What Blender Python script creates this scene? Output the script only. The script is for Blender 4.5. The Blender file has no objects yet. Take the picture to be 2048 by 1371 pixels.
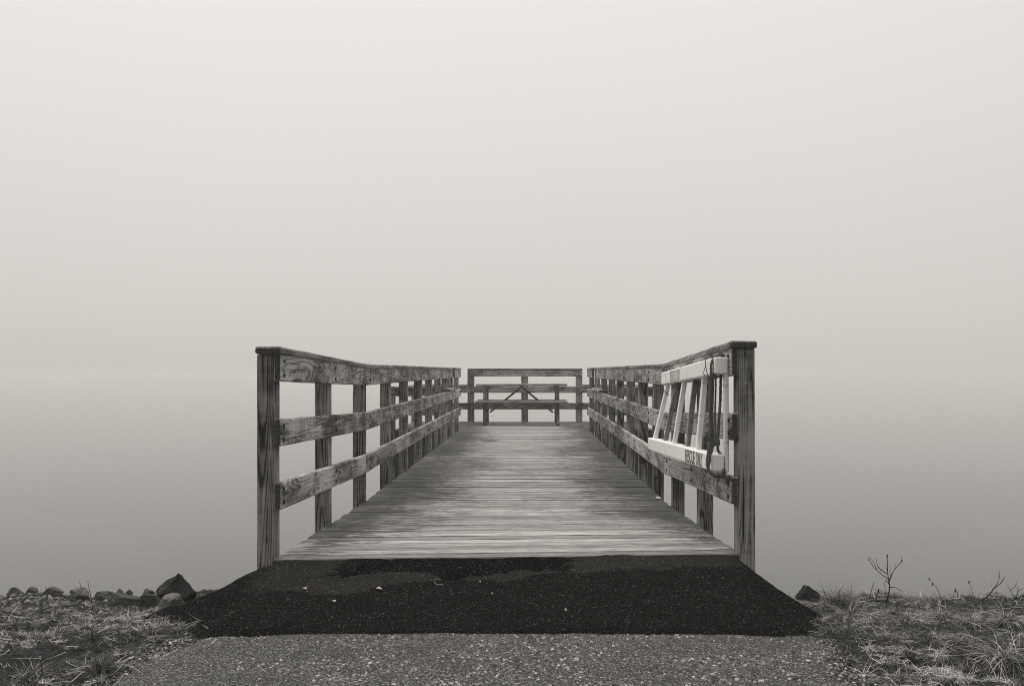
import bpy, bmesh, math, random
import numpy as np
from mathutils import Vector, noise as mn

# ------------------------------------------------------------------ camera, sky, sun, exposure
SC = bpy.context.scene
COL = SC.collection
FPX = 2145.0            # focal length in pixels of the 2048 px wide photograph
CX, CY = 1062.0, 742.0  # where the level line of sight meets the picture
ZC = 1.15               # eye height above the path

cam_d = bpy.data.cameras.new('camera')
cam_d.sensor_width = 36.0
cam_d.lens = FPX / 2048 * 36.0
cam_d.shift_x = -(CX - 1024) / 2048
cam_d.shift_y = (CY - 685.5) / 2048
cam_d.clip_start = 0.05
cam_d.clip_end = 5000
cam = bpy.data.objects.new('camera', cam_d)
COL.objects.link(cam)
cam.location = (0, 0, ZC)
cam.rotation_euler = (math.radians(90), 0, 0)
SC.camera = cam

SUN_EL, SUN_AZ = math.radians(50), math.radians(35)   # soft sun behind the fog, ahead and a little left
w = bpy.data.worlds.new('World')
SC.world = w
w.use_nodes = True
nt = w.node_tree
nt.nodes.clear()
out = nt.nodes.new('ShaderNodeOutputWorld')
bg = nt.nodes.new('ShaderNodeBackground')
sky = nt.nodes.new('ShaderNodeTexSky')
sky.sky_type = 'NISHITA'
sky.sun_disc = False
sky.sun_elevation = SUN_EL
sky.sun_rotation = -SUN_AZ
sky.dust_density = 8.0
bw = nt.nodes.new('ShaderNodeRGBToBW')
nt.links.new(sky.outputs[0], bw.inputs[0])
tc = nt.nodes.new('ShaderNodeTexCoord')
sep = nt.nodes.new('ShaderNodeSeparateXYZ')
nt.links.new(tc.outputs['Generated'], sep.inputs[0])
rmp = nt.nodes.new('ShaderNodeValToRGB')              # fog-filled overcast sky: brighter towards the zenith
nt.links.new(sep.outputs['Z'], rmp.inputs[0])
e = rmp.color_ramp.elements
e[0].position, e[0].color = 0.0, (0.368, 0.360, 0.347, 1)
e[1].position, e[1].color = 1.0, (1.6, 1.6, 1.6, 1)
for p, c, b_ in ((0.06, 0.398, .965), (0.15, 0.43, .985), (0.34, 0.50, 1.0), (0.6, 0.85, 1.0)):
    q = e.new(p); q.color = (c, c * (1 + b_) / 2, c * b_, 1)
rm = rmp.outputs[0]
azf = nt.nodes.new('ShaderNodeMapRange')               # and brighter ahead, where the sun stands behind the fog
for i, v in enumerate((-0.9, 0.95, 0.40, 1.0)): azf.inputs[i + 1].default_value = v
nt.links.new(sep.outputs['Y'], azf.inputs[0])
az2 = nt.nodes.new('ShaderNodeVectorMath'); az2.operation = 'SCALE'
nt.links.new(rm, az2.inputs[0]); nt.links.new(azf.outputs[0], az2.inputs['Scale'])
mul = nt.nodes.new('ShaderNodeVectorMath'); mul.operation = 'SCALE'; mul.inputs['Scale'].default_value = 15.5
nt.links.new(az2.outputs[0], mul.inputs[0])
mx = nt.nodes.new('ShaderNodeMix'); mx.data_type = 'RGBA'; mx.inputs[0].default_value = 0.06
nt.links.new(mul.outputs[0], mx.inputs[6]); nt.links.new(bw.outputs[0], mx.inputs[7])
tint = nt.nodes.new('ShaderNodeMix'); tint.data_type = 'RGBA'; tint.blend_type = 'MULTIPLY'; tint.inputs[0].default_value = 1.0
nt.links.new(mx.outputs[2], tint.inputs[6]); tint.inputs[7].default_value = (1.0, 0.975, 0.935, 1)
nt.links.new(tint.outputs[2], bg.inputs['Color'])
bg.inputs['Strength'].default_value = 0.11
nt.links.new(bg.outputs[0], out.inputs['Surface'])

sd = bpy.data.lights.new('sun', 'SUN')
sd.energy = 0.9
sd.angle = math.radians(50)
sd.color = (1.0, 0.97, 0.93)
so = bpy.data.objects.new('sun', sd)
COL.objects.link(so)
sdir = Vector((-math.sin(SUN_AZ) * math.cos(SUN_EL), math.cos(SUN_AZ) * math.cos(SUN_EL), math.sin(SUN_EL)))
so.rotation_euler = sdir.to_track_quat('Z', 'Y').to_euler()
so.location = sdir * 50

SC.view_settings.view_transform = 'Standard'
SC.view_settings.look = 'None'
SC.view_settings.exposure = 0.0
SC.view_settings.gamma = 1.0
SC.cycles.use_denoising = True
SC.cycles.denoiser = 'OPENIMAGEDENOISE'
SC.cycles.denoising_input_passes = 'RGB_ALBEDO_NORMAL'
SC.cycles.denoising_prefilter = 'NONE'
SC.cycles.filter_width = 1.0
SC.cycles.sampling_pattern = 'BLUE_NOISE'
SC.cycles.volume_bounces = 2
SC.cycles.max_bounces = 8

R = random.Random(7)
NP = np.random.default_rng(11)

# ------------------------------------------------------------------ helpers: points
def px(x, y, D):
    """photo pixel at distance D -> world point"""
    return Vector(((x - CX) * D / FPX, D, ZC + (CY - y) * D / FPX))

def P(x, D, z):
    """x, distance, height relative to the eye"""
    return Vector((x, D, z + ZC))

def smooth(a, b, t):
    t = max(0.0, min(1.0, (t - a) / (b - a)))
    return t * t * (3 - 2 * t)

def lerp_tab(tab, d):
    if d <= tab[0][0]: return tab[0][1]
    for (a, va), (b, vb) in zip(tab, tab[1:]):
        if d <= b: return va + (vb - va) * (d - a) / (b - a)
    return tab[-1][1]

# ------------------------------------------------------------------ helpers: objects
def tag(o, label=None, cat=None, group=None, kind=None):
    if label: o['label'] = label
    if cat: o['category'] = cat
    if group: o['group'] = group
    if kind: o['kind'] = kind
    return o

def thing(name, label, cat, loc, group=None):
    o = bpy.data.objects.new(name, None)
    o.empty_display_size = 0.1
    COL.objects.link(o)
    o.location = loc
    return tag(o, label, cat, group)

def wloc(o):
    v = Vector((0, 0, 0))
    while o is not None:
        v += Vector(o.location); o = o.parent
    return v

class MB:
    def __init__(s):
        s.v, s.f, s.g, s.r, s.m, s.e = [], [], [], [], [], []
    def add(s, verts, faces, gcs=None, rnd=0.5, mats=None, edge=None):
        b = len(s.v)
        s.e += edge if edge is not None else [0.0] * len(verts)
        s.v += [tuple(x) for x in verts]
        s.g += [tuple(x) for x in (gcs if gcs is not None else verts)]
        s.r += [rnd] * len(verts) if not hasattr(rnd, '__len__') else list(rnd)
        s.f += [tuple(b + i for i in f) for f in faces]
        s.m += mats if mats is not None else [0] * len(faces)
        return s
    def board(s, p0, p1, wdir, W, T, ch=0.004, seg=0.35, jit=0.0012, rnd=None, end=1, flat_mat=0):
        """a sawn timber from p0 to p1, W wide along wdir, T thick"""
        p0, p1, wd = Vector(p0), Vector(p1), Vector(wdir)
        a = p1 - p0; L = a.length; a.normalize()
        td = a.cross(wd).normalized(); wd = td.cross(a).normalized()
        n = max(1, int(L / seg))
        rnd = R.random() if rnd is None else rnd
        sx, sy, sz = R.uniform(-40, 40), R.uniform(-40, 40), R.uniform(-40, 40)
        hw, ht = W / 2, T / 2
        ch = min(ch, ht * 0.45, hw * 0.45)
        oc = [(hw - ch, ht), (hw, ht - ch), (hw, -ht + ch), (hw - ch, -ht), (-hw + ch, -ht), (-hw, -ht + ch), (-hw, ht - ch), (-hw + ch, ht)]
        V, G, F, M, E = [], [], [], [], []
        def ring(u, sc, j):
            b = len(V)
            for (q, t) in oc:
                q2 = q - math.copysign(sc, q) + R.uniform(-j, j); t2 = t - math.copysign(min(sc, ht * .8), t) + R.uniform(-j, j) * .6
                V.append(p0 + a * u + wd * q2 + td * t2); G.append((u + sx, q + sy, t + sz)); E.append(q / hw)
            return b
        rs = [ring(0, ch * .8, 0)]
        us = [min(ch * .8, L * .1)] + [L * i / n for i in range(1, n)] + [L - min(ch * .8, L * .1)]
        for u in us: rs.append(ring(u, 0, jit))
        rs.append(ring(L, ch * .8, 0))
        for k, (b0, b1) in enumerate(zip(rs, rs[1:])):
            for i in range(8):
                j = (i + 1) % 8
                F.append((b0 + i, b0 + j, b1 + j, b1 + i)); M.append(flat_mat)
        F.append(tuple(rs[0] + i for i in range(7, -1, -1))); M.append(end)
        F.append(tuple(rs[-1] + i for i in range(8))); M.append(end)
        return s.add(V, F, G, rnd, M, E)
    def disc(s, c, nrm, r, mat=0, h=0.007, n=10):
        """a bolt head or washer"""
        c, nrm = Vector(c), Vector(nrm).normalized()
        t = nrm.orthogonal().normalized(); b = nrm.cross(t)
        V = [c + (t * math.cos(2 * math.pi * i / n) + b * math.sin(2 * math.pi * i / n)) * r for i in range(n)]
        V += [v + nrm * h - (v - c) * .25 for v in V]
        F = [(i, (i + 1) % n, n + (i + 1) % n, n + i) for i in range(n)] + [tuple(range(n, 2 * n))]
        return s.add(V, F, None, 0.5, [mat] * len(F))
    def tube(s, pts, r, n=6, taper=1.0, sub=4, lobes=0, twist=0.0, rnd=0.5, wob=0.0):
        pts = [Vector(p) for p in pts]
        if len(pts) > 2 and sub > 1:
            q = [pts[0] * 2 - pts[1]] + pts + [pts[-1] * 2 - pts[-2]]
            out = []
            for i in range(1, len(q) - 2):
                for k in range(sub):
                    t = k / sub
                    out.append(.5 * ((2 * q[i]) + (q[i + 1] - q[i - 1]) * t + (2 * q[i - 1] - 5 * q[i] + 4 * q[i + 1] - q[i + 2]) * t * t
                                     + (3 * q[i] - q[i - 1] - 3 * q[i + 1] + q[i + 2]) * t ** 3))
            out.append(pts[-1]); pts = out
        V, F = [], []
        m = len(pts); up = None; acc = 0
        for i, p in enumerate(pts):
            d = (pts[min(i + 1, m - 1)] - pts[max(i - 1, 0)])
            d = d.normalized() if d.length > 1e-9 else Vector((0, 0, 1))
            up = d.orthogonal().normalized() if up is None else (up - d * up.dot(d)).normalized()
            b = d.cross(up)
            if i: acc += (p - pts[i - 1]).length
            rr = r * (1 + (taper - 1) * i / max(1, m - 1)) * (1 + R.uniform(-wob, wob))
            for k in range(n):
                th = 2 * math.pi * k / n
                q = rr * (1 + .2 * math.cos(lobes * (th + twist * acc))) if lobes else rr
                V.append(p + (up * math.cos(th) + b * math.sin(th)) * q)
        for i in range(m - 1):
            for k in range(n):
                j = (k + 1) % n
                F.append((i * n + k, i * n + j, (i + 1) * n + j, (i + 1) * n + k))
        F.append(tuple(range(n - 1, -1, -1))); F.append(tuple((m - 1) * n + k for k in range(n)))
        return s.add(V, F, None, rnd)
    def build(s, name, mats, parent=None, base=None, smooth_shade=False):
        me = bpy.data.meshes.new(name)
        o = Vector(base) if base is not None else (wloc(parent) if parent else Vector((0, 0, 0)))
        me.from_pydata([(x - o.x, y - o.y, z - o.z) for x, y, z in s.v], [], s.f)
        at = me.attributes.new('gc', 'FLOAT_VECTOR', 'POINT'); at.data.foreach_set('vector', np.array(s.g, dtype=np.float32).ravel())
        at = me.attributes.new('rnd', 'FLOAT', 'POINT'); at.data.foreach_set('value', np.array(s.r, dtype=np.float32))
        at = me.attributes.new('edge', 'FLOAT', 'POINT'); at.data.foreach_set('value', np.array(s.e, dtype=np.float32))
        for m in (mats if isinstance(mats, (list, tuple)) else [mats]): me.materials.append(m)
        nm = len(me.materials)
        me.polygons.foreach_set('material_index', np.minimum(np.array(s.m, dtype=np.int32), nm - 1))
        if smooth_shade: me.polygons.foreach_set('use_smooth', [True] * len(me.polygons))
        me.update()
        ob = bpy.data.objects.new(name, me); COL.objects.link(ob)
        if parent: ob.parent = parent
        elif base is not None: ob.location = o
        return ob

def np_mesh(name, V, F, rnd, mat, kind=None):
    me = bpy.data.meshes.new(name)
    me.from_pydata(V.tolist(), [], F.tolist())
    at = me.attributes.new('rnd', 'FLOAT', 'POINT'); at.data.foreach_set('value', rnd.astype(np.float32))
    me.materials.append(mat); me.update()
    ob = bpy.data.objects.new(name, me); COL.objects.link(ob)
    return ob

# ------------------------------------------------------------------ materials
WARM = (1.0, 0.975, 0.935)
def g(v, a=1): return (v * WARM[0], v * WARM[1], v * WARM[2], a)

class NT:
    def __init__(s, name):
        s.m = bpy.data.materials.new(name); s.m.use_nodes = True
        s.t = s.m.node_tree; s.t.nodes.clear()
        s.o = s.t.nodes.new('ShaderNodeOutputMaterial'); s.b = s.t.nodes.new('ShaderNodeBsdfPrincipled')
        s.t.links.new(s.b.outputs[0], s.o.inputs[0])
    def n(s, typ, **kw):
        q = s.t.nodes.new('ShaderNode' + typ)
        for k, v in kw.items(): setattr(q, k, v)
        return q
    def put(s, sock, v):
        if hasattr(v, 'is_output'): s.t.links.new(v, sock)
        elif v is not None: sock.default_value = v
    def math(s, op, a, b=None, c=None, clamp=False):
        q = s.n('Math', operation=op); q.use_clamp = clamp
        s.put(q.inputs[0], a)
        if b is not None: s.put(q.inputs[1], b)
        if c is not None: s.put(q.inputs[2], c)
        return q.outputs[0]
    def vmul(s, v, k, add=(0, 0, 0)):
        q = s.n('VectorMath', operation='MULTIPLY_ADD'); s.put(q.inputs[0], v); q.inputs[1].default_value = k; q.inputs[2].default_value = add
        return q.outputs[0]
    def noise(s, vec, sc=1.0, det=2.0, rough=0.5, dist=0.0):
        q = s.n('TexNoise'); s.put(q.inputs['Vector'], vec); q.inputs['Scale'].default_value = sc
        q.inputs['Detail'].default_value = det; q.inputs['Roughness'].default_value = rough; q.inputs['Distortion'].default_value = dist
        return q.outputs['Fac']
    def voro(s, vec, sc, feat='F1', rand=1.0):
        q = s.n('TexVoronoi', feature=feat); s.put(q.inputs['Vector'], vec); q.inputs['Scale'].default_value = sc; q.inputs['Randomness'].default_value = rand
        return q
    def attr(s, name, what='Fac'):
        q = s.n('Attribute', attribute_name=name); return q.outputs[what]
    def ramp(s, f, stops, interp='LINEAR'):
        q = s.n('ValToRGB'); s.put(q.inputs[0], f); e = q.color_ramp.elements; q.color_ramp.interpolation = interp
        for i, (p, c) in enumerate(stops):
            c = g(c) if not hasattr(c, '__len__') else c
            if i < 2: e[i].position, e[i].color = p, c
            else: z = e.new(p); z.color = c
        return q.outputs[0]
    def map(s, f, a, b, c=0.0, d=1.0):
        q = s.n('MapRange'); s.put(q.inputs[0], f)
        for i, v in enumerate((a, b, c, d)): q.inputs[i + 1].default_value = v
        return q.outputs[0]
    def mixc(s, f, a, b, mode='MIX'):
        q = s.n('Mix', data_type='RGBA', blend_type=mode); s.put(q.inputs[0], f); s.put(q.inputs[6], a); s.put(q.inputs[7], b)
        return q.outputs[2]
    def bump(s, h, st=0.3, dist=0.01, prev=None):
        q = s.n('Bump'); q.inputs['Strength'].default_value = st; q.inputs['Distance'].default_value = dist
        s.put(q.inputs['Height'], h)
        if prev is not None: s.put(q.inputs['Normal'], prev)
        return q.outputs[0]
    def fin(s, col, rough=0.8, normal=None, spec=0.3):
        s.put(s.b.inputs['Base Color'], col); s.put(s.b.inputs['Roughness'], rough)
        s.b.inputs['Specular IOR Level'].default_value = spec
        if normal is not None: s.put(s.b.inputs['Normal'], normal)
        return s.m

def wood(name, lo=0.09, hi=0.30, ring=70.0, contrast=0.6, figure=(1.5, 7.0), spec=0.25, rough=0.75):
    """weathered softwood: closed growth-ring figure along the board, fibres, checks, blotches"""
    s = NT(name)
    gc = s.attr('gc', 'Vector'); rnd = s.attr('rnd')
    kn = s.noise(s.vmul(gc, (3.2, 9, 9)), 1.0, 1.0, .4)
    f = s.noise(s.vmul(gc, (figure[0], figure[1], figure[1])), 1.0, 0.6, 0.35, 0.35)
    f = s.math('MULTIPLY_ADD', kn, .055, f)
    rings = s.math('SINE', s.math('MULTIPLY', f, ring))
    rings = s.map(rings, -1, 1)
    rings = s.math('SUBTRACT', 1.0, s.math('POWER', rings, 2.2))
    fib = s.noise(s.vmul(gc, (4, 260, 260)), 1.0, 3.0, 0.6)
    fib2 = s.noise(s.vmul(gc, (2.0, 70, 70)), 1.0, 2.0, 0.6)
    blo = s.noise(s.vmul(gc, (2.2, 7, 7)), 1.0, 4.0, 0.6)
    wash = s.noise(s.vmul(gc, (26, 5, 5)), 1.0, 2.0, 0.5)       # water marks across the board
    v = s.math('MULTIPLY_ADD', rings, 0.5 * contrast, s.math('MULTIPLY', fib, 0.5))
    v = s.math('MULTIPLY_ADD', s.map(fib2, .3, .7), 0.28, v)
    v = s.math('MULTIPLY_ADD', s.map(blo, .3, .7), 0.45, v)
    v = s.math('MULTIPLY_ADD', s.map(wash, .35, .65), 0.12, v)
    v = s.math('MULTIPLY_ADD', rnd, 0.34, v)
    stn = s.noise(s.vmul(gc, (1.4, 3.5, 3.5)), 1.0, 5.0, 0.65)
    v = s.math('MULTIPLY_ADD', s.map(stn, .42, .62), -0.30, s.math('ADD', v, .18))
    v = s.map(v, 0.52, 1.42)
    col = s.ramp(v, ((0.0, lo * .55), (1.0, hi * 1.15), (0.35, lo * 1.15), (0.7, hi * .75)))
    crk = s.noise(s.vmul(gc, (1.1, 60, 60)), 1.0, 1.0, 0.5)
    crk = s.map(crk, 0.70, 0.76)
    col = s.mixc(crk, col, g(lo * .22))
    h = s.math('ADD', s.math('MULTIPLY', rings, .5), s.math('SUBTRACT', fib, s.math('MULTIPLY', crk, 1.5)))
    return s.fin(col, rough, s.bump(h, 0.55, 0.003), spec)

def plain(name, v, rough=0.8, var=0.25, sc=40, spec=0.3, bump=0.3):
    s = NT(name)
    tcn = s.n('TexCoord').outputs['Object']
    n = s.noise(tcn, sc, 4, .6)
    return s.fin(s.ramp(s.map(n, .3, .7), ((0, v * (1 - var)), (1, v * (1 + var)))), rough, s.bump(n, bump, .004), spec)

M = {}
M['rail'] = wood('rail_wood', 0.055, 0.45, 230, 0.52, (0.45, 4.5))
M['post'] = wood('post_wood', 0.03, 0.30, 150, 0.72, (0.35, 6.5))
M['cap'] = wood('cap_wood', 0.08, 0.30, 60, 0.35, (1.2, 9.0))
M['table'] = wood('table_wood', 0.07, 0.27, 60, 0.4, (1.2, 9.0))
M['endgrain'] = plain('end_grain', 0.055, 0.85, 0.5, 90)
M['dark_wood'] = wood('soaked_shade_wood', 0.012, 0.04, 50, 0.4, (1.0, 9.0), 0.2)  # wet timber; on the skirt boards the platform's underside shade is painted in too
M['bolt'] = plain('rusted_bolt', 0.010, 0.7, 0.4, 200)
M['steel'] = plain('dark_brace_wood', 0.045, 0.6, 0.4, 60)

def mat_deck():
    s = NT('deck_wood')
    gc = s.attr('gc', 'Vector'); rnd = s.attr('rnd')
    pos = s.n('NewGeometry').outputs['Position']
    fib = s.noise(s.vmul(gc, (14, 110, 60)), 1.0, 4.0, .65)
    strk = s.noise(s.vmul(gc, (5.0, 32, 20)), 1.0, 5.0, .68)
    v = s.math('MULTIPLY_ADD', s.map(fib, .3, .7), 0.45, s.math('MULTIPLY', s.map(strk, .3, .7), 0.6))
    v = s.math('MULTIPLY_ADD', rnd, 0.50, v)
    col = s.ramp(s.map(v, 0.25, 1.35), ((0, .045), (1, .62), (.45, .225)))
    crk = s.noise(s.vmul(gc, (1.6, 42, 20)), 1.0, 2.0, .5)
    col = s.mixc(s.map(crk, .64, .70, 0, .85), col, g(.035))
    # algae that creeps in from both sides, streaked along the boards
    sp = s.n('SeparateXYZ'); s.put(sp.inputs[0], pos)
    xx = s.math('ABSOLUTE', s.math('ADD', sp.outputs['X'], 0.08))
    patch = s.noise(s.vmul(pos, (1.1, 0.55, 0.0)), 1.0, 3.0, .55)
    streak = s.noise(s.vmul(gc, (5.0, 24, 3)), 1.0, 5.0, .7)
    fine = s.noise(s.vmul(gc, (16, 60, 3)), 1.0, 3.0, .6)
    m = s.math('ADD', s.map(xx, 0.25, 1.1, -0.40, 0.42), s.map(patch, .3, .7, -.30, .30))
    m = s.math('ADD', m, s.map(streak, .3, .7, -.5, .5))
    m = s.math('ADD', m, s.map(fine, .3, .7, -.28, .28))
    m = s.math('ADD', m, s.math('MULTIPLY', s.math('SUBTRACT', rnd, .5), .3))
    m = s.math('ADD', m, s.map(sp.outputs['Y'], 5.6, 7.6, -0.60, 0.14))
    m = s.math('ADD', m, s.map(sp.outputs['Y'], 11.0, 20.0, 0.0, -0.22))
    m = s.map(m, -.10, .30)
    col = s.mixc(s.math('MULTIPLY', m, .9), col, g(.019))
    rough = s.map(m, 0, 1, .62, .85)
    ed = s.math('ADD', s.math('ABSOLUTE', s.attr('edge')), s.map(strk, .3, .7, -.22, .22))
    col = s.mixc(s.map(ed, .74, .95, 0, .85), col, g(.022))            # dirt caught in the joints
    h = s.math('ADD', fib, s.math('MULTIPLY', strk, .8))
    return s.fin(col, rough, s.bump(h, .7, .006), .3)
M['deck'] = mat_deck()

def mat_apron():
    s = NT('fresh_asphalt')
    pos = s.n('NewGeometry').outputs['Position']
    n1 = s.noise(pos, 110, 4, .75); n2 = s.noise(pos, 3.5, 4, .6); n3 = s.noise(pos, 40, 4, .7)
    vr = s.voro(pos, 130)
    spk = s.n('SeparateColor'); s.put(spk.inputs[0], vr.outputs['Color'])
    speck = s.math('MULTIPLY', s.map(spk.outputs[0], .80, .98), s.map(vr.outputs['Distance'], .45, .2))
    sp = s.n('SeparateXYZ'); s.put(sp.inputs[0], pos)
    wob = s.noise(s.vmul(pos, (1.7, 2.0, 0)), 1.0, 5, .6)
    wob2 = s.noise(s.vmul(pos, (9, 14, 0)), 1.0, 4, .65)
    yy = s.math('ADD', sp.outputs['Y'], s.map(wob, .3, .7, -.12, .12))
    yy = s.math('ADD', yy, s.map(wob2, .3, .7, -.03, .03))
    yy = s.math('SUBTRACT', yy, s.map(sp.outputs['X'], -1.0, .35, 5.10, 5.31))
    older = s.map(yy, 0, .022)                                # older greyer layer up against the planks
    xw = s.math('ADD', sp.outputs['X'], s.map(wob2, .3, .7, -.08, .08))
    older = s.math('MULTIPLY', older, s.math('MULTIPLY', s.map(xw, -1.42, -1.30), s.map(xw, 1.12, 1.0)))
    wet = s.math('MULTIPLY', s.map(s.math('ADD', sp.outputs['Y'], s.math('ADD', s.map(wob, .3, .7, .13, -.13), s.map(wob2, .3, .7, .04, -.04))), 5.29, 5.30),
                 s.math('MULTIPLY', s.map(xw, -1.0, -.96), s.map(s.math('ADD', sp.outputs['X'], s.map(n2, .3, .7, -.2, .2)), .22, .1)))
    base = s.mixc(s.map(n1, .38, .68), g(.001), g(.034))
    base = s.mixc(s.math('MULTIPLY', s.map(n2, .45, .7), .35), base, g(.02))
    grey = s.mixc(s.map(n1, .36, .68), g(.008), g(.07))
    base = s.mixc(older, base, grey)
    base = s.mixc(wet, base, g(.006))
    col = s.mixc(s.math('MULTIPLY', speck, s.map(n2, .3, .7, .4, 1.0)), base, g(.26))
    h = s.math('ADD', n1, s.math('MULTIPLY', n3, 1.2))
    return s.fin(col, .85, s.bump(h, 1.0, .02), .0)
M['apron'] = mat_apron()

def mat_path():
    s = NT('chip_seal')
    pos = s.n('NewGeometry').outputs['Position']
    v1 = s.voro(pos, 125); v2 = s.voro(pos, 60)
    c1 = s.n('SeparateColor'); s.put(c1.inputs[0], v1.outputs['Color'])
    big = s.noise(pos, 2.2, 4, .6); fine = s.noise(pos, 260, 2, .6)
    stone = s.ramp(c1.outputs[0], ((0, .035), (1, .45), (.5, .13), (.8, .26)))
    edge = s.map(v1.outputs['Distance'], .62, .35)
    col = s.mixc(edge, g(.018), stone)
    col = s.mixc(s.map(big, .48, .66, 0, .5), col, g(.03))
    col = s.mixc(s.map(fine, .55, .8, 0, .3), col, g(.02))
    h = s.math('ADD', s.map(v1.outputs['Distance'], 0, .7, 1, 0), s.math('MULTIPLY', fine, .3))
    return s.fin(col, .8, s.bump(h, .9, .008), .25)
M['path'] = mat_path()

def mat_soil():
    s = NT('shore_soil')
    pos = s.n('NewGeometry').outputs['Position']
    n1 = s.noise(pos, 9, 6, .65); n2 = s.noise(pos, 70, 4, .65); n3 = s.noise(s.vmul(pos, (60, 30, 60)), 1.0, 3, .6, .8)
    col = s.ramp(s.math('MULTIPLY_ADD', n1, .5, s.math('MULTIPLY', n2, .5)), ((.36, .005), (.66, .06), (.5, .016)))
    col = s.mixc(s.map(n3, .62, .72, 0, .6), col, g(.20))
    h = s.math('MULTIPLY_ADD', n2, .6, n1)
    return s.fin(col, .9, s.bump(h, 1.0, .04), .15)
M['soil'] = mat_soil()

def mat_water():
    s = NT('lake_water')
    pos = s.n('NewGeometry').outputs['Position']
    n1 = s.noise(s.vmul(pos, (2.2, 5.5, 1)), 1.0, 4, .55); n2 = s.noise(s.vmul(pos, (.35, .9, 1)), 1.0, 3, .5)
    h = s.math('MULTIPLY_ADD', n2, 1.6, n1)
    s.b.inputs['IOR'].default_value = 1.33
    return s.fin(g(.026), .02, s.bump(h, .05, .02), .5)
M['water'] = mat_water()

def mat_rock(name, lo, hi):
    s = NT(name)
    pos = s.n('TexCoord').outputs['Object']
    n1 = s.noise(pos, 9, 6, .7); n2 = s.noise(pos, 90, 4, .7)
    v = s.math('MULTIPLY_ADD', n2, .5, s.math('MULTIPLY', n1, .6))
    col = s.ramp(v, ((.38, lo), (.72, hi), (.55, (lo + hi) * .42)))
    return s.fin(col, .9, s.bump(s.math('MULTIPLY_ADD', n2, .5, n1), .9, .02), .2)
M['rock'] = mat_rock('shore_rock', .012, .15)
M['dark_rock'] = mat_rock('dark_shore_rock', .006, .075)
M['pale_rock'] = mat_rock('pale_shore_rock', .06, .30)

def mat_blade(name, stops):
    s = NT(name)
    return s.fin(s.ramp(s.attr('rnd'), stops), .7, None, .2)
M['grass'] = mat_blade('dry_grass_blade', ((0, .012), (1, .62), (.5, .07), (.75, .25)))
M['tuft'] = mat_blade('tuft_blade', ((0, .02), (1, .66), (.4, .10), (.7, .32)))
M['chip'] = mat_blade('stone_chip', ((0, .03), (1, .55), (.6, .13), (.85, .30)))
M['grit'] = mat_blade('pale_grit', ((0, .04), (1, .52), (.6, .13)))
M['twig'] = plain('twig_bark', .022, .9, .5, 60)
M['straw'] = plain('straw_stem', .34, .8, .3, 60)
M['rope'] = plain('old_rope', .12, .95, .55, 220, .1, .6)
M['shell'] = plain('pale_litter', .45, .7, .2, 90)

def mat_paint():
    s = NT('white_paint')
    gc = s.attr('gc', 'Vector')
    n = s.noise(s.vmul(gc, (9, 40, 40)), 1.0, 5, .65); st = s.noise(s.vmul(gc, (46, 4, 4)), 1.0, 2, .5); b = s.noise(s.vmul(gc, (3, 12, 12)), 1.0, 3, .6)
    col = s.ramp(s.map(b, .3, .7), ((0, .89), (1, .95)))
    col = s.mixc(s.map(n, .68, .76, 0, .8), col, g(.2))
    col = s.mixc(s.map(st, .65, .69, 0, .7), col, g(.22))
    return s.fin(col, .55, s.bump(n, .25, .003), .4)
M['paint'] = mat_paint()
M['grey_rung'] = wood('grey_rung_wood', .10, .34, 40, .3, (1.5, 12))  # darker grey wood for some of the rungs

def mat_letter():
    s = NT('stencil_paint')
    n = s.noise(s.n('TexCoord').outputs['Object'], 60, 4, .6)
    return s.fin(s.ramp(s.map(n, .40, .62), ((0, .035), (1, .22))), .8, None, .1)
M['letter'] = mat_letter()
def mat_letter2():
    s = NT('faded_stencil_paint')
    n = s.noise(s.n('TexCoord').outputs['Object'], 50, 4, .6)
    return s.fin(s.ramp(s.map(n, .38, .6), ((0, .22), (1, .62))), .8, None, .1)
M['letter_faded'] = mat_letter2()

# ------------------------------------------------------------------ the ground
def crest(x): return -1.365 if x < 0 else -1.39
def land(x, D):
    """ground height relative to the eye"""
    c = crest(x)
    if D < 4.7: z = -1.175
    elif D < 6.6: z = -1.175 + (c + 1.175) * smooth(4.5, 6.6, D) 
    else: z = c - .34 * (D - 6.6) - .05 * smooth(6.6, 7.2, D)
    z = max(z, -3.1 - .0008 * max(0, D - 12))
    z = max(z, -3.4)
    inpath = smooth(1.15, 1.7, abs(x + .1)) if D < 6.2 else 1.0
    if -6 < D < 9 and abs(x) < 8:
        v = Vector((x * 1.9, D * 1.9, 0))
        z += inpath * (.045 * mn.noise(v) + .03 * mn.noise(v * 2.7) + .014 * mn.noise(v * 7))
        z += .10 * smooth(2.2, 3.4, x) * smooth(4.2, 5.0, D) * smooth(6.6, 5.6, D) * .5
    return z - (1 - inpath) * .02

def ground_point(X, Y):
    """walk out along the line of sight of a photo pixel until it meets the land"""
    D = 3.2
    while D < 8.0:
        x = (X - CX) * D / FPX
        if (CY - Y) * D / FPX <= land(x, D): break
        D += .01
    x = (X - CX) * D / FPX
    return Vector((x, D, land(x, D) + ZC))

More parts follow.
